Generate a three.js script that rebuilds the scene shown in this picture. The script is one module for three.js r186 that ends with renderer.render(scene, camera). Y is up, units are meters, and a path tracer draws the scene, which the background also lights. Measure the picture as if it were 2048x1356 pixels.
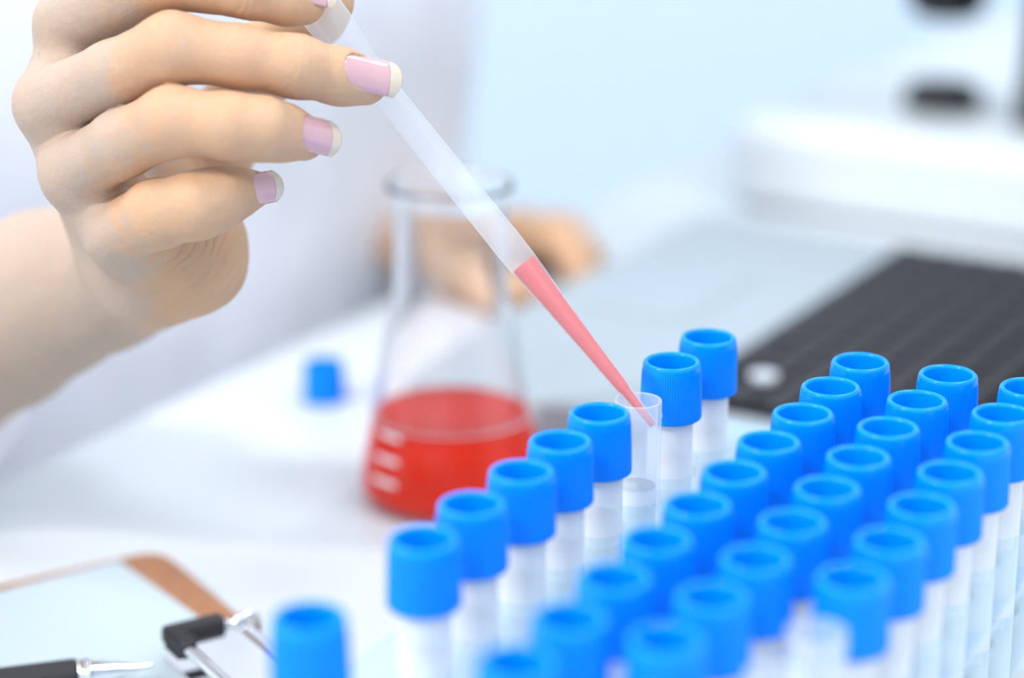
import * as THREE from 'three';
import { RectAreaLightUniformsLib } from 'three/addons/lights/RectAreaLightUniformsLib.js';
import { RoundedBoxGeometry } from 'three/addons/geometries/RoundedBoxGeometry.js';
import { mergeGeometries, mergeVertices } from 'three/addons/utils/BufferGeometryUtils.js';
import { ImprovedNoise } from 'three/addons/math/ImprovedNoise.js';

// ---------------------------------------------------------------- camera, light, exposure
// metres; table top is y = 0, the lens hangs 0.30 m above it
const FOCAL = 4690, PITCH = 18 * Math.PI / 180, CAM_H = 0.300;
const SP = Math.sin(PITCH), CP = Math.cos(PITCH);
const scene = new THREE.Scene();
const camera = new THREE.PerspectiveCamera(2 * Math.atan(678 / FOCAL) * 180 / Math.PI, 2048 / 1356, 0.02, 30);
camera.position.set(0, CAM_H, 0);
camera.rotation.x = -PITCH;
camera.focus = 0.602;
camera.userData.fStop = camera.getFocalLength() / 19;      // 19 mm wide aperture
scene.add(camera);
const renderer = new THREE.WebGLRenderer({ antialias: true });
renderer.toneMapping = THREE.LinearToneMapping;
renderer.toneMappingExposure = 1.35;
renderer.shadowMap.enabled = true;
RectAreaLightUniformsLib.init();
scene.background = new THREE.Color(0x000000);
const PANEL_LIGHT = 9.6, PANEL_COLOR = 0xf0f6ff;             // ceiling panels
const KEY_LIGHT = 195, KEY_COLOR = 0xfff8f0;                // adjustable lamp, front left above the table

// ---------------------------------------------------------------- helpers
let seed = 7;
const rnd = () => { seed = (seed * 1664525 + 1013904223) >>> 0; return seed / 4294967296; };
const noise = new ImprovedNoise();
const V3 = (x, y, z) => new THREE.Vector3(x, y, z);
function at(x, y, Z) {                       // a point at distance Z (mm) along the lens axis
  const r = (x - 1024) / FOCAL * Z, d = (y - 678) / FOCAL * Z;
  return V3(r / 1000, CAM_H - (Z * SP + d * CP) / 1000, -(Z * CP - d * SP) / 1000);
}
function onPlane(x, y, h) {                  // a point on the horizontal plane y = h
  const k = (y - 678) / FOCAL;
  const Z = (CAM_H - h) * 1000 / (SP + k * CP);
  return at(x, y, Z);
}
const G = (X, g, y = 0) => V3(X / 1000, y, -g / 1000);   // millimetres on the table
const used = {};
function numbered(name) { const n = used[name] = (used[name] ?? -1) + 1; return n ? `${name}_${String(n).padStart(3, '0')}` : name; }
function shadows(o) { o.traverse((m) => { if (m.isMesh) { m.castShadow = true; m.receiveShadow = true; } }); return o; }
function tag(o, label, category, group) { o.userData.label = label; o.userData.category = category; if (group) o.userData.group = group; return o; }
function thing(name, label, category, group, pos) {
  const o = new THREE.Group(); o.name = numbered(name); scene.add(o); if (pos) o.position.copy(pos);
  return tag(o, label, category, group);
}
function part(parent, name, geo, mat, label) { const m = new THREE.Mesh(geo, mat); m.name = name; if (label) m.userData.label = label; parent.add(m); return m; }
function struct(name, geo, mat) { const m = new THREE.Mesh(geo, mat); m.name = name; m.userData.kind = 'structure'; scene.add(m); return m; }
function box(w, h, d, x = 0, y = 0, z = 0, r = 0) {
  const g = r ? new RoundedBoxGeometry(w, h, d, 3, r) : new THREE.BoxGeometry(w, h, d); g.translate(x, y, z); return g;
}
const std = (p) => new THREE.MeshPhysicalMaterial(p);
const lin = (r, g, b) => new THREE.Color().setRGB(r, g, b);
const lathe = (pts, seg = 48) => new THREE.LatheGeometry(pts.map(([r, y]) => new THREE.Vector2(Math.max(r, 0), y)), seg);
function tube(points, r, seg = 40, rs = 14, closed = false) { return new THREE.TubeGeometry(new THREE.CatmullRomCurve3(points, closed), seg, r, rs, closed); }
function plainGeo(g) { const o = g.index ? g.toNonIndexed() : g; for (const k of Object.keys(o.attributes)) if (!['position', 'normal'].includes(k)) o.deleteAttribute(k); return o; }
const joinGeo = (...gs) => mergeGeometries(gs.map(plainGeo));

// smooth surface of a signed distance field (millimetres in, metres out)
function surfaceOf(sdf, lo, hi, cell, colorAt) {
  const n = [0, 1, 2].map((k) => Math.ceil((hi[k] - lo[k]) / cell) + 1), [nx, ny, nz] = n;
  const f = new Float32Array(nx * ny * nz).fill(1e3), id = (i, j, k) => i + nx * (j + ny * k), B = 4;
  for (let k = 0; k < nz; k += B) for (let j = 0; j < ny; j += B) for (let i = 0; i < nx; i += B) {
    const d = sdf(lo[0] + (i + B / 2) * cell, lo[1] + (j + B / 2) * cell, lo[2] + (k + B / 2) * cell);
    if (Math.abs(d) > cell * B * 1.6 + 1.5) { if (d < 0) for (let c = k; c < Math.min(k + B, nz); c++) for (let b = j; b < Math.min(j + B, ny); b++) for (let a = i; a < Math.min(i + B, nx); a++) f[id(a, b, c)] = -1e3; continue; }
    for (let c = k; c < Math.min(k + B, nz); c++) for (let b = j; b < Math.min(j + B, ny); b++) for (let a = i; a < Math.min(i + B, nx); a++) f[id(a, b, c)] = sdf(lo[0] + a * cell, lo[1] + b * cell, lo[2] + c * cell);
  }
  const vid = new Int32Array(nx * ny * nz).fill(-1), pos = [], idx = [];
  const E = []; for (let a = 0; a < 8; a++) for (let b = a + 1; b < 8; b++) { const x = a ^ b; if (x === 1 || x === 2 || x === 4) E.push([a, b]); }
  for (let k = 0; k < nz - 1; k++) for (let j = 0; j < ny - 1; j++) for (let i = 0; i < nx - 1; i++) {
    let m = 0; const v = [];
    for (let c = 0; c < 8; c++) { const q = f[id(i + (c & 1), j + ((c >> 1) & 1), k + (c >> 2))]; v.push(q); if (q < 0) m |= 1 << c; }
    if (m === 0 || m === 255) continue;
    let s = [0, 0, 0], w = 0;
    for (const [a, b] of E) if ((v[a] < 0) !== (v[b] < 0)) {
      const t = v[a] / (v[a] - v[b]);
      s[0] += (a & 1) + t * ((b & 1) - (a & 1)); s[1] += ((a >> 1) & 1) + t * (((b >> 1) & 1) - ((a >> 1) & 1)); s[2] += (a >> 2) + t * ((b >> 2) - (a >> 2)); w++;
    }
    vid[id(i, j, k)] = pos.length / 3;
    pos.push(lo[0] + (i + s[0] / w) * cell, lo[1] + (j + s[1] / w) * cell, lo[2] + (k + s[2] / w) * cell);
  }
  const quad = (a, b, c, d, flip) => { if (a < 0 || b < 0 || c < 0 || d < 0) return; if (flip) idx.push(a, c, b, a, d, c); else idx.push(a, b, c, a, c, d); };
  for (let k = 1; k < nz - 1; k++) for (let j = 1; j < ny - 1; j++) for (let i = 1; i < nx - 1; i++) {
    const o = f[id(i, j, k)] < 0;
    if (o !== f[id(i + 1, j, k)] < 0) quad(vid[id(i, j - 1, k - 1)], vid[id(i, j, k - 1)], vid[id(i, j, k)], vid[id(i, j - 1, k)], !o);
    if (o !== f[id(i, j + 1, k)] < 0) quad(vid[id(i - 1, j, k - 1)], vid[id(i, j, k - 1)], vid[id(i, j, k)], vid[id(i - 1, j, k)], o);
    if (o !== f[id(i, j, k + 1)] < 0) quad(vid[id(i - 1, j - 1, k)], vid[id(i, j - 1, k)], vid[id(i, j, k)], vid[id(i - 1, j, k)], !o);
  }
  const nor = new Float32Array(pos.length), e = cell * 0.35, col = colorAt ? new Float32Array(pos.length) : null;
  for (let p = 0; p < pos.length; p += 3) {
    for (let it = 0; it < 2; it++) {
      const [x, y, z] = [pos[p], pos[p + 1], pos[p + 2]];
      const d = sdf(x, y, z), g = [sdf(x + e, y, z) - sdf(x - e, y, z), sdf(x, y + e, z) - sdf(x, y - e, z), sdf(x, y, z + e) - sdf(x, y, z - e)];
      const l = Math.hypot(...g) || 1;
      for (let q = 0; q < 3; q++) { nor[p + q] = g[q] / l; if (it === 0) pos[p + q] -= Math.max(-cell, Math.min(cell, d)) * g[q] / l * 0.9; }
    }
    if (colorAt) { const c = colorAt(pos[p], pos[p + 1], pos[p + 2]); col[p] = c[0]; col[p + 1] = c[1]; col[p + 2] = c[2]; }
  }
  const geo = new THREE.BufferGeometry();
  geo.setAttribute('position', new THREE.Float32BufferAttribute(pos.map((q) => q / 1000), 3));
  geo.setAttribute('normal', new THREE.BufferAttribute(nor, 3));
  if (col) geo.setAttribute('color', new THREE.BufferAttribute(col, 3));
  geo.setIndex(idx);
  return geo;
}
const smin = (a, b, k) => { const h = Math.max(k - Math.abs(a - b), 0) / k; return Math.min(a, b) - h * h * k * 0.25; };
function bone(A, B) {                        // tapered capsule between [x, y, z, r] and [x, y, z, r]
  const [ax, ay, az, ar] = A, dx = B[0] - ax, dy = B[1] - ay, dz = B[2] - az, dr = B[3] - ar, L = dx * dx + dy * dy + dz * dz || 1;
  return (x, y, z) => {
    const px = x - ax, py = y - ay, pz = z - az; let t = (px * dx + py * dy + pz * dz) / L; t = t < 0 ? 0 : t > 1 ? 1 : t;
    const qx = px - t * dx, qy = py - t * dy, qz = pz - t * dz; return Math.sqrt(qx * qx + qy * qy + qz * qz) - ar - t * dr;
  };
}
const J = (x, y, Z, r) => { const p = at(x, y, Z); return [p.x * 1000, p.y * 1000, p.z * 1000, r]; };
const chain = (joints, k) => { const b = joints.slice(1).map((q, i) => bone(joints[i], q)); return (x, y, z) => { let d = b[0](x, y, z); for (let i = 1; i < b.length; i++) d = smin(d, b[i](x, y, z), k); return d; }; };
const boundsOf = (joints, pad) => { const lo = [1e9, 1e9, 1e9], hi = [-1e9, -1e9, -1e9]; for (const q of joints) for (let k = 0; k < 3; k++) { lo[k] = Math.min(lo[k], q[k] - q[3] - pad); hi[k] = Math.max(hi[k], q[k] + q[3] + pad); } return [lo, hi]; };

// fine grain for painted and laminate surfaces
function grainTexture(size, fn, srgb) {
  const d = new Uint8Array(size * size * 4);
  for (let j = 0; j < size; j++) for (let i = 0; i < size; i++) { const c = fn(i / size, j / size), o = (j * size + i) * 4; d[o] = c[0]; d[o + 1] = c[1]; d[o + 2] = c[2]; d[o + 3] = 255; }
  const t = new THREE.DataTexture(d, size, size); t.magFilter = THREE.LinearFilter; t.wrapS = t.wrapT = THREE.RepeatWrapping; if (srgb) t.colorSpace = THREE.SRGBColorSpace; t.needsUpdate = true; return t;
}

// ---------------------------------------------------------------- materials
const M = {
  wallBlue: std({ color: lin(0.70, 0.83, 0.92), roughness: 0.85 }),
  wallWhite: std({ color: lin(0.86, 0.87, 0.89), roughness: 0.85 }),
  ceiling: std({ color: lin(0.88, 0.88, 0.88), roughness: 0.9 }),
  floor: std({ color: lin(0.42, 0.46, 0.52), roughness: 0.5 }),
  table: std({ color: lin(0.60, 0.63, 0.65), roughness: 0.35 }),
  steel: std({ color: lin(0.6, 0.6, 0.62), roughness: 0.3, metalness: 1 }),
  chrome: std({ color: lin(0.85, 0.85, 0.86), roughness: 0.08, metalness: 1 }),
  cap: std({ color: lin(0.0, 0.27, 0.98), roughness: 0.17, specularIntensity: 0.35 }),
  tube: std({ color: lin(0.95, 0.97, 0.99), roughness: 0.6, transmission: 0.36, thickness: 0, ior: 1.3 }),
  clearTube: std({ color: lin(0.96, 0.98, 1.0), roughness: 0.25, transmission: 0.84, thickness: 0, ior: 1.4 }),
  tubeLiquid: std({ color: lin(0.93, 0.95, 0.97), roughness: 0.4 }),
  acrylic: std({ color: lin(0.90, 0.97, 1.0), roughness: 0.06, transmission: 0.92, thickness: 0, ior: 1.45 }),
  glass: std({ color: lin(0.96, 0.97, 0.98), roughness: 0.01, transmission: 1, thickness: 0, ior: 1.4 }),
  thickGlass: std({ color: lin(1, 1, 1), roughness: 0, transmission: 1, thickness: 0.0015, ior: 1.47 }),
  redLiquid: std({ color: lin(1.0, 0.04, 0.004), roughness: 0.25, transmission: 0.42, thickness: 0, ior: 1.2, specularIntensity: 0.4 }),
  enamel: std({ color: lin(0.92, 0.92, 0.92), roughness: 0.5 }),
  pipette: std({ color: lin(0.96, 0.98, 1.0), roughness: 0.36, transmission: 0.87, thickness: 0, ior: 1.35 }),
  pipetteLiquid: std({ color: lin(0.84, 0.06, 0.045), roughness: 0.25, transmission: 0.2, thickness: 0 }),
  skin: std({ color: 0xffffff, vertexColors: true, roughness: 0.5, specularIntensity: 0.6 }),
  nail: std({ color: lin(0.64, 0.38, 0.40), roughness: 0.12, clearcoat: 0.6, clearcoatRoughness: 0.05 }),
  nailTip: std({ color: lin(0.66, 0.57, 0.43), roughness: 0.15, clearcoat: 0.5, clearcoatRoughness: 0.08 }),
  coat: std({ color: lin(0.86, 0.87, 0.92), roughness: 0.9 }),
  hair: std({ color: lin(0.06, 0.035, 0.02), roughness: 0.5 }),
  laptop: std({ color: lin(0.35, 0.40, 0.43), roughness: 0.4 }),
  keyWell: std({ color: lin(0.02, 0.022, 0.035), roughness: 0.5 }),
  key: std({ color: lin(0.032, 0.030, 0.036), roughness: 0.55, specularIntensity: 0.5 }),
  screen: std({ color: lin(0.01, 0.01, 0.012), roughness: 0.1 }),
  black: std({ color: lin(0.012, 0.012, 0.014), roughness: 0.4 }),
  rubber: std({ color: lin(0.018, 0.016, 0.018), roughness: 0.55 }),
  scope: std({ color: lin(0.72, 0.77, 0.79), roughness: 0.4 }),
  lens: std({ color: lin(0.05, 0.06, 0.12), roughness: 0.05 }),
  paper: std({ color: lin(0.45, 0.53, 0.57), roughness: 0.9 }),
  lampBody: std({ color: lin(0.8, 0.8, 0.8), roughness: 0.5 }),
  panelGlow: std({ color: lin(0.9, 0.9, 0.9), emissive: new THREE.Color(PANEL_COLOR), emissiveIntensity: 2.2 }),
  keyGlow: std({ color: lin(0.9, 0.9, 0.9), emissive: new THREE.Color(KEY_COLOR), emissiveIntensity: 6 }),
};
const boardMap = grainTexture(256, (u, v) => {
  const n = noise.noise(u * 90, v * 90, 1) * 0.5 + noise.noise(u * 30, v * 30, 4) * 0.5 + noise.noise(u * 120, v * 20, 9) * 0.4, k = 1 + 0.16 * n;
  return [158 * k, 108 * k, 74 * k].map((q) => Math.max(0, Math.min(255, q)));
}, true);
const skinBump = grainTexture(512, (u, v) => {
  const t = Math.PI * 2, n = (f, o) => { const x = Math.cos(u * t) * f, y = Math.sin(u * t) * f, z = v * t; return noise.noise(x + Math.cos(z) * f * 0.5, y + Math.sin(z) * f * 0.7, o + Math.cos(z + 1) * f * 0.5); };
  const r = 1 - Math.abs(n(26, 1)) * 2.2, q = 1 - Math.abs(n(45, 7)) * 2.2, k = 128 + 60 * (r - 0.5) + 45 * (q - 0.5); const c = Math.max(0, Math.min(255, k)); return [c, c, c];
});
M.skin.bumpMap = skinBump; M.skin.bumpScale = -0.0003;
M.board = std({ map: boardMap, roughness: 0.6 });

// ---------------------------------------------------------------- room
{
  const x0 = -2.3, x1 = 2.3, z0 = -3.1, z1 = 1.8, y0 = -0.75, y1 = 1.95, t = 0.1, w = x1 - x0, d = z1 - z0, h = y1 - y0, cx = 0, cz = (z0 + z1) / 2, cy = (y0 + y1) / 2;
  struct('floor', box(w + 2 * t, t, d + 2 * t, cx, y0 - t / 2, cz), M.floor);
  struct('ceiling', box(w + 2 * t, t, d + 2 * t, cx, y1 + t / 2, cz), M.ceiling);
  struct('wall_back', box(w, h, t, cx, cy, z0 - t / 2), M.wallBlue);
  struct('wall_front', box(w, h, t, cx, cy, z1 + t / 2), M.wallWhite);
  struct('wall_left', box(t, h, d + 2 * t, x0 - t / 2, cy, cz), M.wallWhite);
  struct('wall_right', box(t, h, d + 2 * t, x1 + t / 2, cy, cz), M.wallWhite);
  for (const [px, pz, where] of [[-0.9, -0.4, 'above the person'], [0.9, -0.4, 'above the microscope'], [-0.9, -2.0, 'nearest the back wall, on the person side'], [0.9, -2.0, 'nearest the back wall, on the microscope side'], [-0.9, 1.1, 'added for front fill near the front wall, on the person side'], [0.9, 1.1, 'added for front fill near the front wall, on the microscope side']]) {  // the front-wall pair is added, out of view, to brighten palm and caps
    const o = thing('ceiling_light', `square white ceiling light panel ${where}`, 'light', 'ceiling light panels', V3(px, y1, pz));
    part(o, 'frame', joinGeo(box(0.64, 0.03, 0.02, 0, -0.015, 0.31), box(0.64, 0.03, 0.02, 0, -0.015, -0.31), box(0.02, 0.03, 0.60, 0.31, -0.015, 0), box(0.02, 0.03, 0.60, -0.31, -0.015, 0)), M.lampBody);
    part(o, 'diffuser', box(0.6, 0.012, 0.6, 0, -0.012, 0), M.panelGlow);
    const l = new THREE.RectAreaLight(PANEL_COLOR, PANEL_LIGHT, 0.58, 0.58); l.position.set(0, -0.022, 0); l.rotation.x = -Math.PI / 2; o.add(l);
  }
}
// the lamp that throws the crisp shadows: hangs on a stem from the ceiling
{
  const p = V3(-1.50, 1.42, 0.15), aim = V3(0.03, 0.08, -0.62);
  const o = thing('task_lamp', 'round white task lamp hanging from the ceiling over the person side of the table', 'lamp', null, p);
  const head = new THREE.Group(); head.name = 'lamp_head'; head.lookAt(aim.clone().sub(p)); o.add(head);
  const shade = lathe([[0.03, -0.15], [0.07, -0.15], [0.095, -0.09], [0.135, 0.0], [0.131, 0.0], [0.091, -0.087], [0.03, -0.14]], 40); shade.rotateX(Math.PI / 2);
  part(head, 'shade', shade, M.lampBody);
  const g = new THREE.CylinderGeometry(0.115, 0.115, 0.006, 40); g.rotateX(Math.PI / 2); g.translate(0, 0, -0.02);
  part(head, 'diffuser', g, M.keyGlow);
  part(o, 'stem', tube([V3(0, 0, 0).add(V3(0, 0.05, 0.03)), V3(0, 0.25, 0.03), V3(0, 0.53, 0.03)], 0.008), M.lampBody);
  const l = new THREE.RectAreaLight(KEY_COLOR, KEY_LIGHT, 0.17, 0.17); l.position.set(0, 0, -0.012); l.rotation.y = Math.PI; head.add(l);
}

// ---------------------------------------------------------------- table
// the far edge runs from the person to the microscope, 30 degrees off the line of sight
const U = [0.5, 0.866], N = [0.866, -0.5];              // along the edge; from the edge into the table (mm on the table plan)
const edge = (t, n = 0) => [44.5 + U[0] * t + N[0] * n, 1151 + U[1] * t + N[1] * n];
const turnU = Math.atan2(N[1], N[0]);                   // plan x' = N, plan depth' = U
function planBox(w, h, d, t, n, y, r = 0) {             // w along N, d along U, centred on edge(t, n)
  const g = box(w, h, d, 0, 0, 0, r), [X, g0] = edge(t, n); g.rotateY(turnU); g.translate(X / 1000, y, -g0 / 1000); return g;
}
{
  const o = thing('lab_table', 'long white laminate laboratory table top under the rack and flask', 'table');
  part(o, 'tabletop', planBox(1.1, 0.03, 2.1, -450, 550, -0.015, 0.003), M.table);
  for (const [t, n] of [[-1440, 60], [540, 60], [-1440, 1040], [540, 1040]]) part(o, 'leg', planBox(0.05, 0.72, 0.05, t, n, -0.39), M.steel);
  part(o, 'apron', joinGeo(planBox(0.98, 0.06, 0.02, -1440, 550, -0.06), planBox(0.98, 0.06, 0.02, 540, 550, -0.06), planBox(0.02, 0.06, 1.98, -450, 60, -0.06), planBox(0.02, 0.06, 1.98, -450, 1040, -0.06)), M.steel);
}

// ---------------------------------------------------------------- rack
const GRID = { X0: 92.24, G0: 587.3, th: 0.472, s: 22.4 }, CAP_Y = 0.104, PLATE_Y = [0.0725, 0.0505, 0.006];
const cosT = Math.cos(GRID.th), sinT = Math.sin(GRID.th);
const slot = (i, j) => [GRID.X0 + GRID.s * (i * cosT - j * sinT), GRID.G0 - GRID.s * (i * sinT + j * cosT)];
const rackTurn = -GRID.th;
{
  const o = thing('tube_rack', 'clear acrylic tube rack holding the rows of blue capped tubes', 'rack');
  const J0 = -0.95, J1 = 12.95, I0 = -2.68, I1 = 2.68, s = GRID.s / 1000;
  const plate = (holes, th) => {
    const sh = new THREE.Shape(), r = 0.004, a = I0 * s, b = I1 * s, c = J0 * s, d = J1 * s;
    sh.moveTo(a + r, c); sh.lineTo(b - r, c); sh.quadraticCurveTo(b, c, b, c + r); sh.lineTo(b, d - r); sh.quadraticCurveTo(b, d, b - r, d); sh.lineTo(a + r, d); sh.quadraticCurveTo(a, d, a, d - r); sh.lineTo(a, c + r); sh.quadraticCurveTo(a, c, a + r, c);
    if (holes) for (let i = -2; i <= 2; i++) for (let j = 0; j <= 12; j++) { const h = new THREE.Path(); h.absarc(i * s, j * s, 0.0072, 0, Math.PI * 2, true); sh.holes.push(h); }
    const g = new THREE.ExtrudeGeometry(sh, { depth: th, bevelEnabled: false, curveSegments: 20 });
    g.rotateX(Math.PI / 2); return g;       // plan (i, j) -> x, z (towards the viewer)
  };
  const place = (g, y) => { g.rotateY(rackTurn); g.translate(GRID.X0 / 1000, y, -GRID.G0 / 1000); return g; };
  PLATE_Y.forEach((y, k) => part(o, 'plate', place(plate(k < 2, 0.003), y), M.acrylic));
  for (const j of [J0, J1]) part(o, 'end_panel', place(box((I1 - I0) * s, PLATE_Y[0] - 0.003, 0.003, 0, (PLATE_Y[0] - 0.003) / 2, (j + (j < 0 ? -0.075 : 0.075)) * s), 0), M.acrylic);
}

// ---------------------------------------------------------------- tubes and caps
function capGeometry() {
  const seg = 76 * 4, H = 15.7;
  // [radius, height, rib amount]
  const prof = [[6.3, 0.0, 0], [7.95, 0.0, 0.6], [8.08, 0.4, 1], [8.02, 4, 1], [7.92, 8.5, 1], [7.74, 12.8, 1], [7.70, 13.5, 0.5], [7.68, 13.9, 0], [7.64, 14.7, 0], [7.44, 15.3, 0], [7.15, 15.6, 0], [6.85, 15.7, 0], [6.5, 15.6, 0], [6.2, 15.3, 0], [6.05, 14.8, 0], [5.9, 12.9, 0], [5.75, 7.8, 0], [5.4, 7.3, 0], [0, 7.2, 0]];
  const pos = [], idx = [];
  prof.forEach(([r, y, rib]) => { for (let k = 0; k <= seg; k++) { const a = k / seg * Math.PI * 2, q = r + rib * 0.14 * Math.cos(a * 76); pos.push(Math.cos(a) * q / 1000, (y - H) / 1000, Math.sin(a) * q / 1000); } });
  for (let p = 0; p < prof.length - 1; p++) for (let k = 0; k < seg; k++) { const a = p * (seg + 1) + k, b = a + seg + 1; idx.push(a, b, a + 1, b, b + 1, a + 1); }
  const g = new THREE.BufferGeometry(); g.setAttribute('position', new THREE.Float32BufferAttribute(pos, 3)); g.setIndex(idx); g.computeVertexNormals(); return g;
}
const capGeo = capGeometry();                            // origin at the rim's plane
const TUBE_TOP = -0.004;                                 // below the cap's rim
const tubeGeo = lathe([[0.0, -0.0955], [0.0022, -0.0951], [0.0042, -0.0936], [0.0056, -0.0912], [0.00605, -0.088], [0.00605, -0.016], [0.00605, -0.0093], [0.0059, -0.0090], [0.0053, -0.0090], [0.00512, -0.0094], [0.0051, -0.02]], 40);
const openTubeGeo = joinGeo(
  lathe([[0.0, -0.0955], [0.0022, -0.0951], [0.0042, -0.0936], [0.0056, -0.0912], [0.00605, -0.088], [0.00605, -0.016], [0.0061, -0.0085], [0.0063, -0.0082], [0.0063, -0.0076], [0.0061, -0.0073], [0.0061, TUBE_TOP - 0.0003], [0.0060, TUBE_TOP], [0.0054, TUBE_TOP], [0.0052, TUBE_TOP - 0.0004], [0.0051, -0.03], [0.0051, -0.088], [0.0046, -0.091], [0, -0.0935]], 48));
const liquidGeo = lathe([[0, -0.0945], [0.0040, -0.0925], [0.0050, -0.088], [0.0050, -0.0275], [0, -0.0272]], 32);
const ringText = ['nearest the keyboard', 'second', 'third', 'fourth', 'fifth', 'sixth', 'seventh', 'eighth', 'ninth', 'tenth', 'eleventh'];
function sampleTube(i, j, px, py, capped, label, full = true, y = CAP_Y) {
  // the tube's foot stands on the bottom plate under its hole; its top leans to where it is seen
  const [hx, hg] = slot(i, j), top = px === null ? G(hx, hg, y) : onPlane(px, py, capped ? y : y + TUBE_TOP);
  const foot = G(hx, hg, y - 0.0955);
  const drift = top.clone().sub(G(hx, hg, top.y)), most = 0.0026; if (drift.length() > most) drift.setLength(most);
  foot.add(drift.clone().multiplyScalar(0.35)); const head = G(hx, hg, top.y).add(drift);
  const o = thing('sample_tube', label, 'tube', 'sample tubes in the rack');
  const up = head.clone().sub(foot).normalize();
  o.quaternion.setFromUnitVectors(V3(0, 1, 0), up);
  o.position.copy(foot).addScaledVector(up, 0.0955);
  part(o, 'tube_body', capped ? tubeGeo : openTubeGeo, capped ? M.tube : M.clearTube, 'translucent white plastic tube');
  if (full) part(o, 'liquid', liquidGeo, M.tubeLiquid);
  if (capped) { const c = part(o, 'cap', capGeo, M.cap, 'ribbed blue screw cap with a hollow top'); c.rotation.y = rnd() * 6.28; }
  return o;
}
const seenRows = {
  '-2': [[1417, 672], [1345, 733], null, [1198, 838], [1120, 893], [1050, 948], [942, 1010], [845, 1083], null, [612, 1235]],
  '0': [[1721, 722], [1661, 773], [1607, 826], [1537, 887], [1468, 947], [1396, 1010], [1315, 1078], [1230, 1155], [1143, 1235], [1035, 1325]],
  '1': [[1905, 752], [1835, 800], [1775, 860], [1717, 915], [1656, 978], [1588, 1050], [1515, 1120], [1425, 1190], [1332, 1275]],
  '2': [[2060, 775], [2005, 825], [1955, 885], [1900, 945], [1845, 1015], [1780, 1080], [1705, 1155]],
};
const rowName = { '-2': 'outer row beside the flask', '0': 'first row past the empty holes', '1': 'second row past the empty holes', '2': 'outer row on the laptop side' };
const nth = ['end', 'second', 'third', 'fourth', 'fifth', 'sixth', 'seventh', 'eighth', 'ninth', 'tenth'];
for (const i of ['-2', '0', '1', '2']) seenRows[i].forEach((p, j) => {
  if (p) sampleTube(+i, j, p[0], p[1], true, j ? `blue capped tube, ${nth[j]} from the keyboard end, ${rowName[i]}` : `blue capped tube at the keyboard end of the ${rowName[i]}`);
});
sampleTube(-2, 2, 1287, 819, false, 'uncapped clear tube that the pipette tip dips into');
sampleTube(2, 7, null, null, false, 'empty uncapped tube next to the last blue cap of the laptop side row', false);
sampleTube(2, 8, null, null, false, 'empty uncapped tube nearest the viewer in the laptop side row', false);
{
  const p = onPlane(649, 800, 0), o = thing('bottle_cap', 'loose blue ribbed cap standing on the white table left of the flask', 'cap', null, V3(p.x, 0.0157, p.z));
  part(o, 'cap_shell', capGeo, M.cap);
}

// ---------------------------------------------------------------- flask
{
  const c = G(-20.5, 751), o = thing('erlenmeyer_flask', 'conical glass flask half filled with red liquid, behind the rack', 'flask', null, c);
  part(o, 'glass_body', lathe([[0, 0.0012], [0.024, 0.0010], [0.0295, 0.0012], [0.0318, 0.0032], [0.0322, 0.006], [0.0317, 0.010], [0.0279, 0.0306]], 72), M.glass);
  part(o, 'neck', lathe([[0.0264, 0.0308], [0.0279, 0.0308], [0.0232, 0.056], [0.0208, 0.066], [0.0196, 0.0715], [0.0191, 0.076], [0.0190, 0.082], [0.0188, 0.103], [0.0192, 0.106], [0.0208, 0.108], [0.0214, 0.1092], [0.0211, 0.1103], [0.0200, 0.1104], [0.0184, 0.1085], [0.0174, 0.104], [0.0174, 0.081], [0.0177, 0.076], [0.0180, 0.0718], [0.0193, 0.0663], [0.0217, 0.0563], [0.0264, 0.0308]], 72), M.thickGlass, 'clear glass shoulder and neck with a flared lip');
  part(o, 'liquid', lathe([[0, 0.0021], [0.0240, 0.0021], [0.0289, 0.0025], [0.0306, 0.0040], [0.0311, 0.0065], [0.0307, 0.0104], [0.02695, 0.0304], [0.0262, 0.0302], [0, 0.0300]], 72), M.redLiquid, 'bright red liquid');
  // printed scale: three white bars and their blurred figures on the viewer's left flank
  const mark = (h, a0, a1, hh) => {
    const pos = [], idx = [], n = 10;
    for (let k = 0; k <= n; k++) for (const dy of [-hh, hh]) { const a = a0 + (a1 - a0) * k / n, y = h + dy, r = 0.0317 - (y - 0.010) * 0.0085 / 0.046 + 0.00015; pos.push(Math.sin(a) * r, y, Math.cos(a) * r); }
    for (let k = 0; k < n; k++) { const a = k * 2; idx.push(a, a + 2, a + 1, a + 1, a + 2, a + 3); }
    const g = new THREE.BufferGeometry(); g.setAttribute('position', new THREE.Float32BufferAttribute(pos, 3)); g.setIndex(idx); g.computeVertexNormals(); return g;
  };
  for (const h of [0.0130, 0.0205, 0.0285]) part(o, 'scale_mark', mark(h, -0.98, -0.62, 0.0008), M.enamel);
}

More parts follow.
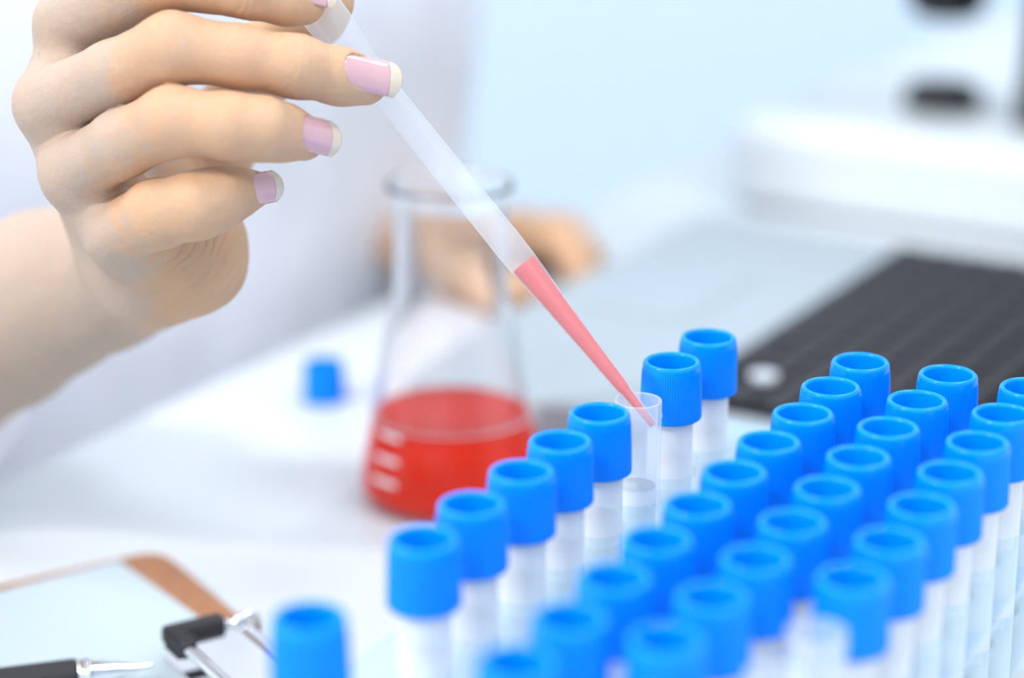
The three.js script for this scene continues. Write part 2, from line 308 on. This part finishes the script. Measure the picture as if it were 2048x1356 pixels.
// ---------------------------------------------------------------- pipette
const PIP = { tip: at(1308, 853, 601), top: at(700, 95, 604) };
{
  const dir = PIP.top.clone().sub(PIP.tip).normalize();
  const o = thing('pipette', 'clear plastic pipette with pink liquid held over the open tube', 'pipette', null, PIP.tip);
  o.quaternion.setFromUnitVectors(V3(0, 1, 0), dir);
  const outer = [[0.0008, 0], [0.00125, 0], [0.00135, 0.0005], [0.00165, 0.0115], [0.0019, 0.0118], [0.0020, 0.013], [0.0024, 0.025], [0.0031, 0.041], [0.0039, 0.054], [0.0040, 0.060], [0.0039, 0.085], [0.0037, 0.108], [0.0038, 0.118], [0.0046, 0.124], [0.0056, 0.132], [0.0062, 0.145], [0.0064, 0.165], [0.0058, 0.180], [0.0045, 0.188], [0, 0.190]];
  part(o, 'barrel', lathe(outer, 40), M.pipette, 'translucent plastic barrel with squeeze bulb');
  const inner = [[0, 0.0004], [0.0009, 0.0004], [0.00125, 0.0115], [0.0016, 0.013], [0.0020, 0.025], [0.0027, 0.041], [0.0034, 0.0535], [0.0030, 0.0535], [0, 0.0530]];
  part(o, 'liquid', lathe(inner, 36), M.pipetteLiquid, 'pink red liquid');
}

// ---------------------------------------------------------------- person
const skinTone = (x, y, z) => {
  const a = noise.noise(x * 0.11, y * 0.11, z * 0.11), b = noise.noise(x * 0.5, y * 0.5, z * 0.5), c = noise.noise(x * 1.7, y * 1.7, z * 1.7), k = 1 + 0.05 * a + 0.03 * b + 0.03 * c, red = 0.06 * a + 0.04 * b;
  // colour turns greyer and less red towards the back of the hand and arm
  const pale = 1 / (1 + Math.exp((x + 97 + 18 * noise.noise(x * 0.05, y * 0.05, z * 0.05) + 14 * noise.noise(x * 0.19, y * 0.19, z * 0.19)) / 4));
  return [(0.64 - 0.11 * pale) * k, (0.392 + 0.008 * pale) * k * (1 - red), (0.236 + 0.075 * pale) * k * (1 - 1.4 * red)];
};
const person = thing('person', 'person in a white coat holding the pipette, other hand behind the flask', 'person');
const nails = [];
{
  // right hand: joints read off the photograph, each with a depth of its own
  const index = [J(140, 45, 612, 9.6), J(325, -48, 588, 8.4), J(500, -23, 587, 7.3), J(572, -3, 590, 6.4), J(606, 5, 593, 5.7)];
  const middle = [J(97, 208, 606, 9.2), J(225, 150, 592, 8.2), J(345, 96, 582, 8.7), J(480, 113, 583, 7.6), J(592, 133, 585, 7.6), J(680, 153, 590, 6.9), J(728, 162, 593, 6.2)];
  const ring = [J(146, 345, 606, 8.8), J(245, 287, 590, 8.3), J(345, 243, 579, 8.5), J(460, 252, 577, 7.9), J(525, 258, 579, 7.6), J(565, 265, 584, 6.8), J(605, 274, 588.5, 6.0)];
  const pinky = [J(238, 465, 606, 8.4), J(316, 428, 590, 8.5), J(392, 411, 584, 8.2), J(438, 396, 586, 7.4), J(468, 386, 590, 6.1), J(500, 380, 594.5, 5.3)];
  const thumb = [J(330, 480, 668, 14), J(420, 300, 660, 11.5), J(540, 110, 640, 9.5), J(630, 25, 622, 8.0), J(655, 0, 618, 6.8)];
  const palmBones = [
    [J(285, 525, 668, 15), J(165, 60, 624, 11)], [J(285, 525, 666, 14.5), J(125, 215, 617, 10.5)], [J(292, 528, 660, 14.5), J(172, 350, 616, 10.5)], [J(305, 535, 652, 15), J(258, 468, 614, 10.5)],
    [J(150, 70, 616, 8.8), J(128, 205, 611, 8.8)], [J(128, 212, 611, 8.8), J(182, 335, 611, 8.8)], [J(182, 350, 611, 8.8), J(252, 452, 612, 9)],
    [J(375, 505, 634, 14), J(310, 545, 640, 15)], [J(390, 480, 634, 12.5), J(395, 530, 634, 12)], [J(330, 480, 668, 14), J(260, 300, 645, 12)], [J(330, 480, 668, 14), J(330, 400, 640, 12)],
  ];
  const arm = [J(280, 530, 678, 19.5), J(205, 548, 692, 22), J(95, 588, 708, 24.5), J(0, 640, 726, 27), J(-160, 726, 764, 31), J(-330, 812, 812, 35), J(-470, 880, 860, 40)];
  const fI = chain(index, 3), fM = chain(middle, 3), fR = chain(ring, 3), fP = chain(pinky, 3), fT = chain(thumb, 5), fA = chain(arm, 6), pal = palmBones.map(([a, b]) => bone(a, b));
  const view = (r, u, t) => V3(r, u * CP + t * SP, t * CP - u * SP);        // right, up, towards the lens
  // [joint, tip joint, way the nail faces, half width, back, front, lift, curve radius]
  const nailList = [
    [middle[5], middle[6], view(0.05, 0.27, 1), 4.8, -9, 8.0, 0.3, 6.4],
    [index[3], index[4], view(0.05, 0.6, 0.8), 4.7, -8.5, 7, 0.3, 6.2],
    [ring[5], ring[6], view(0.65, 0.1, 0.75), 4.7, -6.5, 8.2, 0.3, 6.2],
    [pinky[4], pinky[5], view(0.75, 0.05, 0.66), 4.1, -5.5, 7.2, 0.3, 5.4],
  ];
  const nailBeds = nailList.map(([a, b, facing, half, back, front, lift, R]) => {
    const A = V3(a[0], a[1], a[2]), B = V3(b[0], b[1], b[2]), ax = B.clone().sub(A).normalize(), n = facing.clone().addScaledVector(ax, -facing.dot(ax)).normalize(), sd = ax.clone().cross(n), len = A.distanceTo(B);
    return (x, y, z, d) => {
      const dx = x - B.x, dy = y - B.y, dz = z - B.z, v = dx * ax.x + dy * ax.y + dz * ax.z; if (v < back - 1 || v > 14) return d;
      const h = dx * n.x + dy * n.y + dz * n.z, w = dx * sd.x + dy * sd.y + dz * sd.z; if (h < 0 || Math.abs(w) > half + 1) return d;
      const rl = b[3] + (a[3] - b[3]) * Math.max(0, -v) / len, e = Math.min(1, Math.abs(w) / half), rad = Math.hypot(h - (rl + lift - R), w);
      const c = Math.max(R - 0.35 - rad, Math.abs(w) - half + 0.6, back + 3.4 * e ** 2.4 + 0.6 - v); return -smin(-d, c, 0.7);
    };
  });
  // creases: finger joint folds and the palm edge's fan of lines
  const foldAt = (joint, next) => { const d = [0, 1, 2].map((k) => next[k] - joint[k]), l = Math.hypot(...d); return { o: joint, d: d.map((q) => q / l) }; };
  const folds = [foldAt(middle[4], middle[5]), foldAt(index[2], index[3])];
  const fan = J(300, 450, 622, 0), blob = J(415, 530, 626, 0);
  const hand = (x, y, z) => {
    let p = pal[0](x, y, z); for (let i = 1; i < pal.length; i++) p = smin(p, pal[i](x, y, z), 9);
    const fing = smin(smin(fI(x, y, z), fM(x, y, z), 0.5), smin(fR(x, y, z), fP(x, y, z), 0.5), 0.5);
    let d = smin(smin(p, fT(x, y, z), 6), fing, 3.6);
    d = smin(d, fA(x, y, z), 9);
    if (d > 4 || d < -4) return d;
    for (const q of nailBeds) d = q(x, y, z, d);
    for (const f of folds) {
      const t = (x - f.o[0]) * f.d[0] + (y - f.o[1]) * f.d[1] + (z - f.o[2]) * f.d[2], q = Math.hypot(x - f.o[0], y - f.o[1], z - f.o[2]);
      if (q < 12) for (const [c, amp] of [[-2.4, 0.3], [-0.5, 0.36], [1.2, 0.22]]) { const w = (t - c + 0.5 * noise.noise(x * 0.4, y * 0.4, z * 0.4)) / 0.6; d += amp * Math.exp(-w * w) * Math.max(0, 1 - q / 12); }
    }
    const bx = x - blob[0], by = y - blob[1], bz = z - blob[2], bm = Math.exp(-(bx * bx + by * by + bz * bz) / 190);
    if (bm > 0.02) {
      const r = Math.hypot(x - fan[0], y - fan[1], (z - fan[2]) * 0.4) + 1.3 * noise.noise(x * 0.12, y * 0.12, z * 0.12);
      const w = r / 2.3 - Math.floor(r / 2.3) - 0.5; d += 0.5 * bm * Math.exp(-w * w * 36) * Math.max(0, 0.7 + 0.9 * noise.noise(x * 0.2, y * 0.2, 3));
    }
    d += 0.05 * noise.noise(x * 0.9, y * 0.9, z * 0.9) + 0.1 * noise.noise(x * 0.22, y * 0.22, z * 0.22);
    return d;
  };
  const [lo, hi] = boundsOf([...index, ...middle, ...ring, ...pinky, ...thumb, ...palmBones.flat(), ...arm.slice(0, 4)], 3);
  // the whole arm on a coarser grid where it leaves the hand
  const cut = arm[3], hd = [0, 1, 2].map((k) => arm[4][k] - arm[3][k]), hl = Math.hypot(...hd), plane = (x, y, z) => ((x - cut[0]) * hd[0] + (y - cut[1]) * hd[1] + (z - cut[2]) * hd[2]) / hl;
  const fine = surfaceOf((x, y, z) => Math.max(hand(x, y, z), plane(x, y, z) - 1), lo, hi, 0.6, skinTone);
  const [lo2, hi2] = boundsOf(arm.slice(3), 4);
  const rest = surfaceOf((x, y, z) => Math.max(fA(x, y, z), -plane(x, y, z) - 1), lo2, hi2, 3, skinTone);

  // left hand, flat on the table behind the flask
  const L = { idx: [J(1057, 470, 1064, 10), J(1122, 480, 1042, 9), J(1154, 520, 1032, 8), J(1162, 552, 1027, 7)], mid: [J(1052, 462, 1087, 10), J(1132, 470, 1067, 9), J(1172, 515, 1057, 8), J(1180, 550, 1052, 7)], rin: [J(1042, 462, 1110, 9.5), J(1122, 460, 1094, 8.5), J(1164, 500, 1084, 7.5), J(1174, 530, 1080, 6.8)], lit: [J(1027, 470, 1132, 9), J(1097, 462, 1120, 8), J(1132, 490, 1112, 7), J(1142, 512, 1108, 6)], thu: [J(830, 545, 1062, 12), J(920, 560, 1037, 11), J(1000, 570, 1017, 9.5), J(1042, 580, 1007, 8)] };
  const lp = [[J(800, 500, 1092, 18), J(1042, 475, 1067, 11.5)], [J(800, 500, 1102, 18), J(1037, 468, 1090, 11.5)], [J(800, 500, 1110, 17), J(1027, 468, 1112, 11)], [J(800, 500, 1118, 16), J(1012, 474, 1132, 11)], [J(690, 470, 1127, 22), J(800, 500, 1102, 19)], [J(690, 470, 1127, 22), J(560, 420, 1167, 26)]];
  const lb = lp.map(([a, b]) => bone(a, b)), lf = Object.values(L).map((c) => chain(c, 3));
  const leftHand = (x, y, z) => { let p = lb[0](x, y, z); for (let i = 1; i < lb.length; i++) p = smin(p, lb[i](x, y, z), 9); let f = lf[0](x, y, z); for (let i = 1; i < lf.length; i++) f = smin(f, lf[i](x, y, z), 1.2); return Math.max(smin(p, f, 5), 0.6 - y); };
  const [lo3, hi3] = boundsOf([...lp.flat(), ...Object.values(L).flat()], 3);
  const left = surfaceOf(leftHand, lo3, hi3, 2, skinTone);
  // coat: trunk and sleeves
  const C = [-168, 1043], tr = (u, n, y, r) => [C[0] + U[0] * u + N[0] * n, y, -(C[1] + U[1] * u + N[1] * n), r];
  const neck = [tr(0, -10, 380, 52), tr(0, 0, 450, 50)], skull = [tr(0, 5, 520, 72), tr(0, 12, 570, 80)];
  const headS = chain([...neck, ...skull], 20), nose = bone(tr(0, 88, 545, 9), tr(0, 98, 520, 12));
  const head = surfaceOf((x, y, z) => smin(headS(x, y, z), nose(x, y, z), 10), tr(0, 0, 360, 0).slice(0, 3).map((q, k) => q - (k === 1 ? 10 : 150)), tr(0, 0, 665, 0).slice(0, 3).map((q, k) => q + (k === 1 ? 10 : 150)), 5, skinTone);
  const le = J(330, 250, 1260, 50), lw = J(690, 492, 1116, 32);
  const core = [bone(tr(-60, 0, -320, 70), tr(-80, -5, 280, 60)), bone(tr(60, 0, -320, 70), tr(80, -5, 280, 60)), bone(tr(-150, -10, 315, 40), tr(150, -10, 315, 40)), bone(tr(0, -10, 300, 45), tr(0, -5, 450, 48)), bone(tr(-185, -10, 310, 40), [arm[6][0], arm[6][1], arm[6][2], 34]), bone(arm[6], arm[5]), bone(tr(185, -10, 310, 40), [le[0], le[1], le[2], 34]), bone([le[0], le[1], le[2], 34], J(600, 435, 1150, 24))];
  const coreS = (x, y, z) => { let d = core[0](x, y, z); for (let i = 1; i < core.length; i++) d = smin(d, core[i](x, y, z), 20); return d; };
  const kb = boundsOf([tr(-185, -10, 310, 70), tr(185, -10, 310, 70), tr(-60, 0, -320, 75), tr(60, 0, -320, 75), tr(0, 0, 450, 60), ...arm.slice(5), le, J(600, 435, 1150, 26)], 8);
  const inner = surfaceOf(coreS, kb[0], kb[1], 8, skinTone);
  for (const g of [fine, rest, left, head, inner]) { const p = g.attributes.position, uv = new Float32Array(p.count * 2); for (let i = 0; i < p.count; i++) { uv[2 * i] = (p.getX(i) + 0.4 * p.getZ(i)) / 0.024; uv[2 * i + 1] = (p.getY(i) + 0.35 * p.getZ(i)) / 0.024; } g.setAttribute('uv', new THREE.BufferAttribute(uv, 2)); }
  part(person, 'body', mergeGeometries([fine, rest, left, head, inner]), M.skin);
  const hairS = bone(tr(0, -22, 560, 88), tr(0, -25, 470, 78)), faceS = bone(tr(0, 60, 560, 74), tr(0, 60, 480, 74));
  part(person, 'hair', surfaceOf((x, y, z) => Math.max(hairS(x, y, z), 6 - faceS(x, y, z)), tr(0, 0, 380, 0).slice(0, 3).map((q, k) => q - (k === 1 ? 10 : 160)), tr(0, 0, 665, 0).slice(0, 3).map((q, k) => q + (k === 1 ? 10 : 160)), 5), M.hair);
  const trunk = [];
  for (const u of [-95, 0, 95]) trunk.push(bone(tr(u, 0, -330, 105), tr(u, 0, 120, 95)), bone(tr(u, 0, 120, 95), tr(u * 0.9, -10, 300, 78)));
  trunk.push(bone(tr(-165, -10, 315, 62), tr(165, -10, 315, 62)));
  const rs = [tr(-185, -10, 310, 62), [arm[6][0] - 12, arm[6][1] + 25, arm[6][2], 54], [arm[5][0], arm[5][1], arm[5][2], 46], [(arm[4][0] * 0.7 + arm[5][0] * 0.3), arm[4][1] * 0.7 + arm[5][1] * 0.3, arm[4][2] * 0.7 + arm[5][2] * 0.3, 43]];
  const ls = [tr(185, -10, 310, 62), le, [(le[0] + lw[0]) / 2, (le[1] + lw[1]) / 2, (le[2] + lw[2]) / 2, 42], lw];
  const fr = chain(rs, 14), fl = chain(ls, 14);
  const coat = (x, y, z) => {
    let d = trunk[0](x, y, z); for (let i = 1; i < trunk.length; i++) d = smin(d, trunk[i](x, y, z), 40);
    d = smin(smin(d, fr(x, y, z), 18), fl(x, y, z), 18);
    if (Math.abs(d) < 20) d += 5 * noise.noise(x * 0.016, y * 0.008, z * 0.016) + 2.5 * noise.noise(x * 0.045, y * 0.02, z * 0.045);
    return Math.max(d, -headS(x, y, z) - 2);
  };
  const cb = boundsOf([...rs, ...ls, tr(-95, 0, -330, 110), tr(95, 0, -330, 110), tr(0, 0, 340, 110)], 12);
  const lapel = surfaceOf(coat, cb[0], cb[1], 7);
  part(person, 'lab_coat', lapel, M.coat, 'white lab coat');

  // nails
  const nail = (a, b, facing, half, back, front, lift, R) => {
    const A = V3(a[0], a[1], a[2]), B = V3(b[0], b[1], b[2]), ax = B.clone().sub(A).normalize(), n = facing.clone().addScaledVector(ax, -facing.dot(ax)).normalize(), s = ax.clone().cross(n);
    const sheet = (v0, v1, roundBack, roundFront) => {
      const pos = [], idx = [], nu = 20, nv = 14;
      for (const side of [0, 1]) for (let i = 0; i <= nu; i++) for (let k = 0; k <= nv; k++) {
        const u = i / nu * 2 - 1, e = Math.abs(u), vb = v0 + (roundBack ? 3.4 * e ** 2.4 : 0), vf = v1 - (roundFront ? 1.7 * e ** 2.4 : 0.5 * e ** 2), v = vb + (vf - vb) * k / nv;
        const th = Math.asin(u * half / R), rr = R - side * 0.55, bend = 0.010 * Math.max(0, v) ** 2;
        const rl = b[3] + (a[3] - b[3]) * Math.max(0, -v) / A.distanceTo(B);
        const p = B.clone().addScaledVector(ax, v).addScaledVector(n, rl + lift - R - bend + Math.cos(th) * rr).addScaledVector(s, Math.sin(th) * rr);
        pos.push(p.x / 1000, p.y / 1000, p.z / 1000);
      }
      const W = nv + 1, S = (nu + 1) * W;
      for (let i = 0; i < nu; i++) for (let k = 0; k < nv; k++) { const q = i * W + k; idx.push(q, q + W, q + 1, q + 1, q + W, q + W + 1, S + q, S + q + 1, S + q + W, S + q + 1, S + q + W + 1, S + q + W); }
      const rim = []; for (let i = 0; i <= nu; i++) rim.push(i * W); for (let k = 1; k <= nv; k++) rim.push(nu * W + k); for (let i = nu - 1; i >= 0; i--) rim.push(i * W + nv); for (let k = nv - 1; k > 0; k--) rim.push(k);
      rim.forEach((q, i) => { const w = rim[(i + 1) % rim.length]; idx.push(q, S + q, w, w, S + q, S + w); });
      const g = new THREE.BufferGeometry(); g.setAttribute('position', new THREE.Float32BufferAttribute(pos, 3)); g.setIndex(idx); g.computeVertexNormals(); return g;
    };
    const m = part(person, 'fingernail', sheet(back, front - 3.0, true, false), M.nail, 'glossy pink fingernail');
    part(m, 'nail_edge', sheet(front - 3.3, front, false, true), M.nailTip, 'pale free edge of the nail');
  };
  for (const q of nailList) nail(...q);
}

// ---------------------------------------------------------------- laptop
{
  const o = thing('laptop', 'open light grey laptop with black keyboard behind the tube rack', 'laptop'), K = [170, 986], Y = 0.018;
  const put = (g, u, n, y) => { g.rotateY(turnU); g.translate((K[0] + U[0] * u + N[0] * n) / 1000, y, -(K[1] + U[1] * u + N[1] * n) / 1000); return g; };
  part(o, 'base', put(box(0.228, Y - 0.002, 0.264, 0, 0, 0, 0.004), -110, 6, 0.002 + (Y - 0.002) / 2), M.laptop);
  part(o, 'keyboard_frame', put(box(0.105, 0.001, 0.224), -110, 51, Y + 0.0004), M.keyWell);
  part(o, 'touchpad', put(box(0.045, 0.0008, 0.075, 0, 0, 0, 0.0004), -98.5, -62, Y + 0.0003), M.laptop);
  const keyGeo = new RoundedBoxGeometry(0.0128, 0.0042, 0.0150, 2, 0.0012), spaceGeo = new RoundedBoxGeometry(0.0128, 0.0042, 0.0145 * 5.5, 2, 0.0012);
  for (let r = 0; r < 7; r++) for (let c = 0; c < 13; c++) {
    if (r === 0 && c >= 4 && c <= 8) { if (c === 6) part(o, 'space_bar', put(spaceGeo.clone(), -(c + 0.5) * 17 + 1, 6.6 + r * 14.6, Y + 0.003), M.key); continue; }
    const k = part(o, 'key', keyGeo, M.key); k.rotation.y = turnU; const u = -(c + 0.5) * 17 + 1, n = 6.6 + r * 14.6; k.position.set((K[0] + U[0] * u + N[0] * n) / 1000, Y + 0.003, -(K[1] + U[1] * u + N[1] * n) / 1000);
  }
  const lid = new THREE.Group(); lid.name = 'lid'; o.add(lid);
  lid.position.set((K[0] + U[0] * -98.5 + N[0] * 118) / 1000, Y, -(K[1] + U[1] * -98.5 + N[1] * 118) / 1000); lid.rotation.set(0, turnU, 0); 
  const tilt = (g) => { g.rotateZ(-0.35); return g; };
  part(lid, 'lid_shell', tilt(box(0.008, 0.19, 0.241, 0.004, 0.1, 0, 0.003)), M.laptop);
  part(lid, 'screen', tilt(box(0.001, 0.15, 0.215, -0.0004, 0.103, 0)), M.screen);
  part(o, 'hinge', put(new THREE.CylinderGeometry(0.005, 0.005, 0.2, 20).rotateX(Math.PI / 2), -98.5, 118, Y + 0.002), M.key);
  const dot = new THREE.CylinderGeometry(0.005, 0.005, 0.002, 24), p = onPlane(1527, 760, Y + 0.005); dot.translate(p.x, Y + 0.0062, p.z); part(o, 'round_button', dot, M.scope, 'small white round button');
}

// ---------------------------------------------------------------- microscope
{
  const c = [217, 1163], o = thing('microscope', 'white microscope base with black arm and lamp, behind the laptop', 'microscope', null, G(c[0], c[1]));
  o.rotation.y = turnU;                                  // x: away from the person, z: towards the viewer along the table
  part(o, 'base', joinGeo(box(0.235, 0.045, 0.15, 0.035, 0.0225, 0, 0.010)), M.scope, 'white enamelled base');
  part(o, 'lamp_collar', lathe([[0, 0.0445], [0.0185, 0.0445], [0.0195, 0.046], [0.0195, 0.054], [0.0165, 0.0575], [0.013, 0.058], [0.012, 0.0565], [0, 0.056]], 48), M.black, 'black lamp collar');
  const armShape = new THREE.Shape(); armShape.moveTo(0.048, 0.044); armShape.lineTo(0.14, 0.044); armShape.lineTo(0.14, 0.20); armShape.quadraticCurveTo(0.14, 0.27, 0.08, 0.275); armShape.lineTo(-0.02, 0.275); armShape.lineTo(-0.02, 0.235); armShape.lineTo(0.035, 0.235); armShape.quadraticCurveTo(0.058, 0.23, 0.056, 0.2); armShape.lineTo(0.048, 0.044);
  const ag = new THREE.ExtrudeGeometry(armShape, { depth: 0.044, bevelEnabled: true, bevelSize: 0.003, bevelThickness: 0.003, bevelSegments: 2 }); ag.translate(0, 0, -0.022);
  part(o, 'arm', ag, M.black, 'black upright arm');
  part(o, 'condenser', lathe([[0, 0.092], [0.015, 0.092], [0.0178, 0.094], [0.0205, 0.106], [0.0205, 0.138], [0, 0.138]], 40), M.black, 'black condenser');
  part(o, 'stage', box(0.115, 0.010, 0.13, -0.012, 0.143, 0, 0.002), M.black);
  const knob = new THREE.CylinderGeometry(0.022, 0.022, 0.03, 32); knob.rotateX(Math.PI / 2);
  for (const s of [-1, 1]) { const k = part(o, 'focus_knob', knob, M.black); k.position.set(0.108, 0.085, s * 0.045); }
  part(o, 'nosepiece', lathe([[0, 0.212], [0.02, 0.214], [0.028, 0.222], [0.028, 0.236], [0, 0.236]], 36), M.black);
  for (const a of [0, 2.1, 4.2]) { const g = lathe([[0, 0.0], [0.004, 0], [0.008, 0.01], [0.0105, 0.014], [0.0105, 0.035], [0, 0.035]], 28); g.rotateX(0.25); g.rotateY(a); g.translate(-Math.sin(a) * 0.004, 0.184, -Math.cos(a) * 0.004); part(o, 'objective', g, M.chrome); }
  part(o, 'head', joinGeo(box(0.075, 0.05, 0.06, 0, 0.298, 0, 0.008)), M.scope);
  for (const s of [-1, 1]) { const g = lathe([[0, 0], [0.012, 0], [0.012, 0.06], [0.0145, 0.062], [0.0145, 0.085], [0, 0.085]], 28); g.rotateZ(0.9); g.translate(-0.03, 0.31, s * 0.03); part(o, 'eyepiece', g, M.black); }
}

// ---------------------------------------------------------------- clipboard, sheets and pen
{
  const Q = [-113, 694], e1 = [0.522, -0.853], e2 = [-0.853, -0.522], P = (a, b, y) => G(Q[0] + e1[0] * a + e2[0] * b, Q[1] + e1[1] * a + e2[1] * b, y);
  const basis = new THREE.Matrix4().makeBasis(V3(e1[0], 0, -e1[1]), V3(0, 1, 0), V3(e2[0], 0, -e2[1]));
  const rr = (w, d, r, th) => { const s = new THREE.Shape(); s.moveTo(r, 0); s.lineTo(w - r, 0); s.quadraticCurveTo(w, 0, w, r); s.lineTo(w, d - r); s.quadraticCurveTo(w, d, w - r, d); s.lineTo(r, d); s.quadraticCurveTo(0, d, 0, d - r); s.lineTo(0, r); s.quadraticCurveTo(0, 0, r, 0); const g = new THREE.ExtrudeGeometry(s, { depth: th, bevelEnabled: false, curveSegments: 10 }); g.rotateX(Math.PI / 2); g.translate(0, th, 0); return g; };   // x along e1, z along e2
  const pose = (o, p) => { o.quaternion.setFromRotationMatrix(basis); o.position.copy(p); };
  const b = thing('clipboard', 'brown hardboard clipboard with a chrome clip at the table corner', 'clipboard'); pose(b, P(0, 0, 0.0006));
  const bg = rr(0.165, 0.215, 0.010, 0.003); { const uv = bg.attributes.uv; for (let i = 0; i < uv.count; i++) uv.setXY(i, uv.getX(i) * 8, uv.getY(i) * 8); }
  part(b, 'board', bg, M.board);
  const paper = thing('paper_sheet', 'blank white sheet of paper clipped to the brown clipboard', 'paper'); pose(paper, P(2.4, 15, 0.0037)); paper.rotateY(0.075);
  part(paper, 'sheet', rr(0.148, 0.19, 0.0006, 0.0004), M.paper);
  // clip: base plate, spring roll, wire lever with black sleeves
  part(b, 'clip_plate', box(0.072, 0.0012, 0.026, 0.113, 0.0046, 0.019, 0.0005), M.chrome);
  const roll = new THREE.CylinderGeometry(0.0036, 0.0036, 0.058, 24); roll.rotateZ(Math.PI / 2); roll.translate(0.113, 0.0088, 0.009); part(b, 'spring_roll', roll, M.chrome);
  const X0 = 0.081, X1 = 0.145, ZI = 0.031, ZO = 0.006;
  part(b, 'lever_wire', tube([V3(X0, 0.009, ZO), V3(X0 - 0.0005, 0.0125, 0.016), V3(X0, 0.0135, ZI - 0.002), V3(X0 + 0.002, 0.0135, ZI), V3(0.1, 0.0135, ZI), V3(0.126, 0.0135, ZI), V3(X1 - 0.002, 0.0135, ZI), V3(X1, 0.0135, ZI - 0.002), V3(X1 + 0.0005, 0.0125, 0.016), V3(X1, 0.009, ZO)], 0.0016, 90, 14), M.chrome);
  part(b, 'lever_plate', box(0.058, 0.0012, 0.016, 0.113, 0.0118, 0.020, 0.0005), M.chrome);
  for (const [x, s] of [[X0, 1], [X1, -1]]) {
    part(b, 'corner_sleeve', joinGeo(box(0.0052, 0.0052, 0.018, x, 0.0132, ZI - 0.0075, 0.0016), box(0.015, 0.0056, 0.0054, x + s * 0.006, 0.0135, ZI, 0.0016), ...[0, 1, 2, 3].map((k) => box(0.0012, 0.0062, 0.0060, x + s * (0.003 + k * 0.0026), 0.0135, ZI, 0.0004))), M.rubber, 'black plastic corner sleeve');
  }
  const curl = new THREE.TorusGeometry(0.0045, 0.0014, 12, 28); curl.rotateY(Math.PI / 2); for (const x of [X0 + 0.001, X1 - 0.001]) { const c = part(b, 'spring_end', curl, M.chrome); c.position.set(x, 0.0095, 0.008); }
  // pen
  const tip = onPlane(305, 1331, 0.0093), tail = onPlane(60, 1362, 0.0093), dir = tail.clone().sub(tip); dir.y = 0; dir.normalize();
  const pen = thing('ballpoint_pen', 'black and chrome ballpoint pen lying on the clipboard paper', 'pen', null, V3(tip.x, 0.0042 + 0.0051, tip.z)); pen.quaternion.setFromUnitVectors(V3(0, 1, 0), dir);
  part(pen, 'tip_cone', lathe([[0, 0], [0.0006, 0.0002], [0.0009, 0.003], [0.0026, 0.010], [0.0038, 0.0165], [0.0039, 0.0172]], 32), M.chrome);
  part(pen, 'ring', lathe([[0.0030, 0.0172], [0.0043, 0.0172], [0.0045, 0.0180], [0.0043, 0.0188], [0.0043, 0.0196], [0.0045, 0.0204], [0.0043, 0.0212], [0.003, 0.0212]], 32), M.chrome);
  const grip = []; for (let k = 0; k <= 60; k++) grip.push([0.0046 + (k % 2 ? 0.0003 : 0), 0.0212 + k * 0.0006]);
  part(pen, 'grip', lathe([[0.003, 0.0212], ...grip, [0.003, 0.0576]], 32), M.rubber);
  part(pen, 'barrel', lathe([[0.003, 0.0574], [0.0050, 0.0576], [0.0050, 0.128], [0.0044, 0.134], [0, 0.135]], 32), M.black);
}

shadows(scene);
renderer.render(scene, camera);
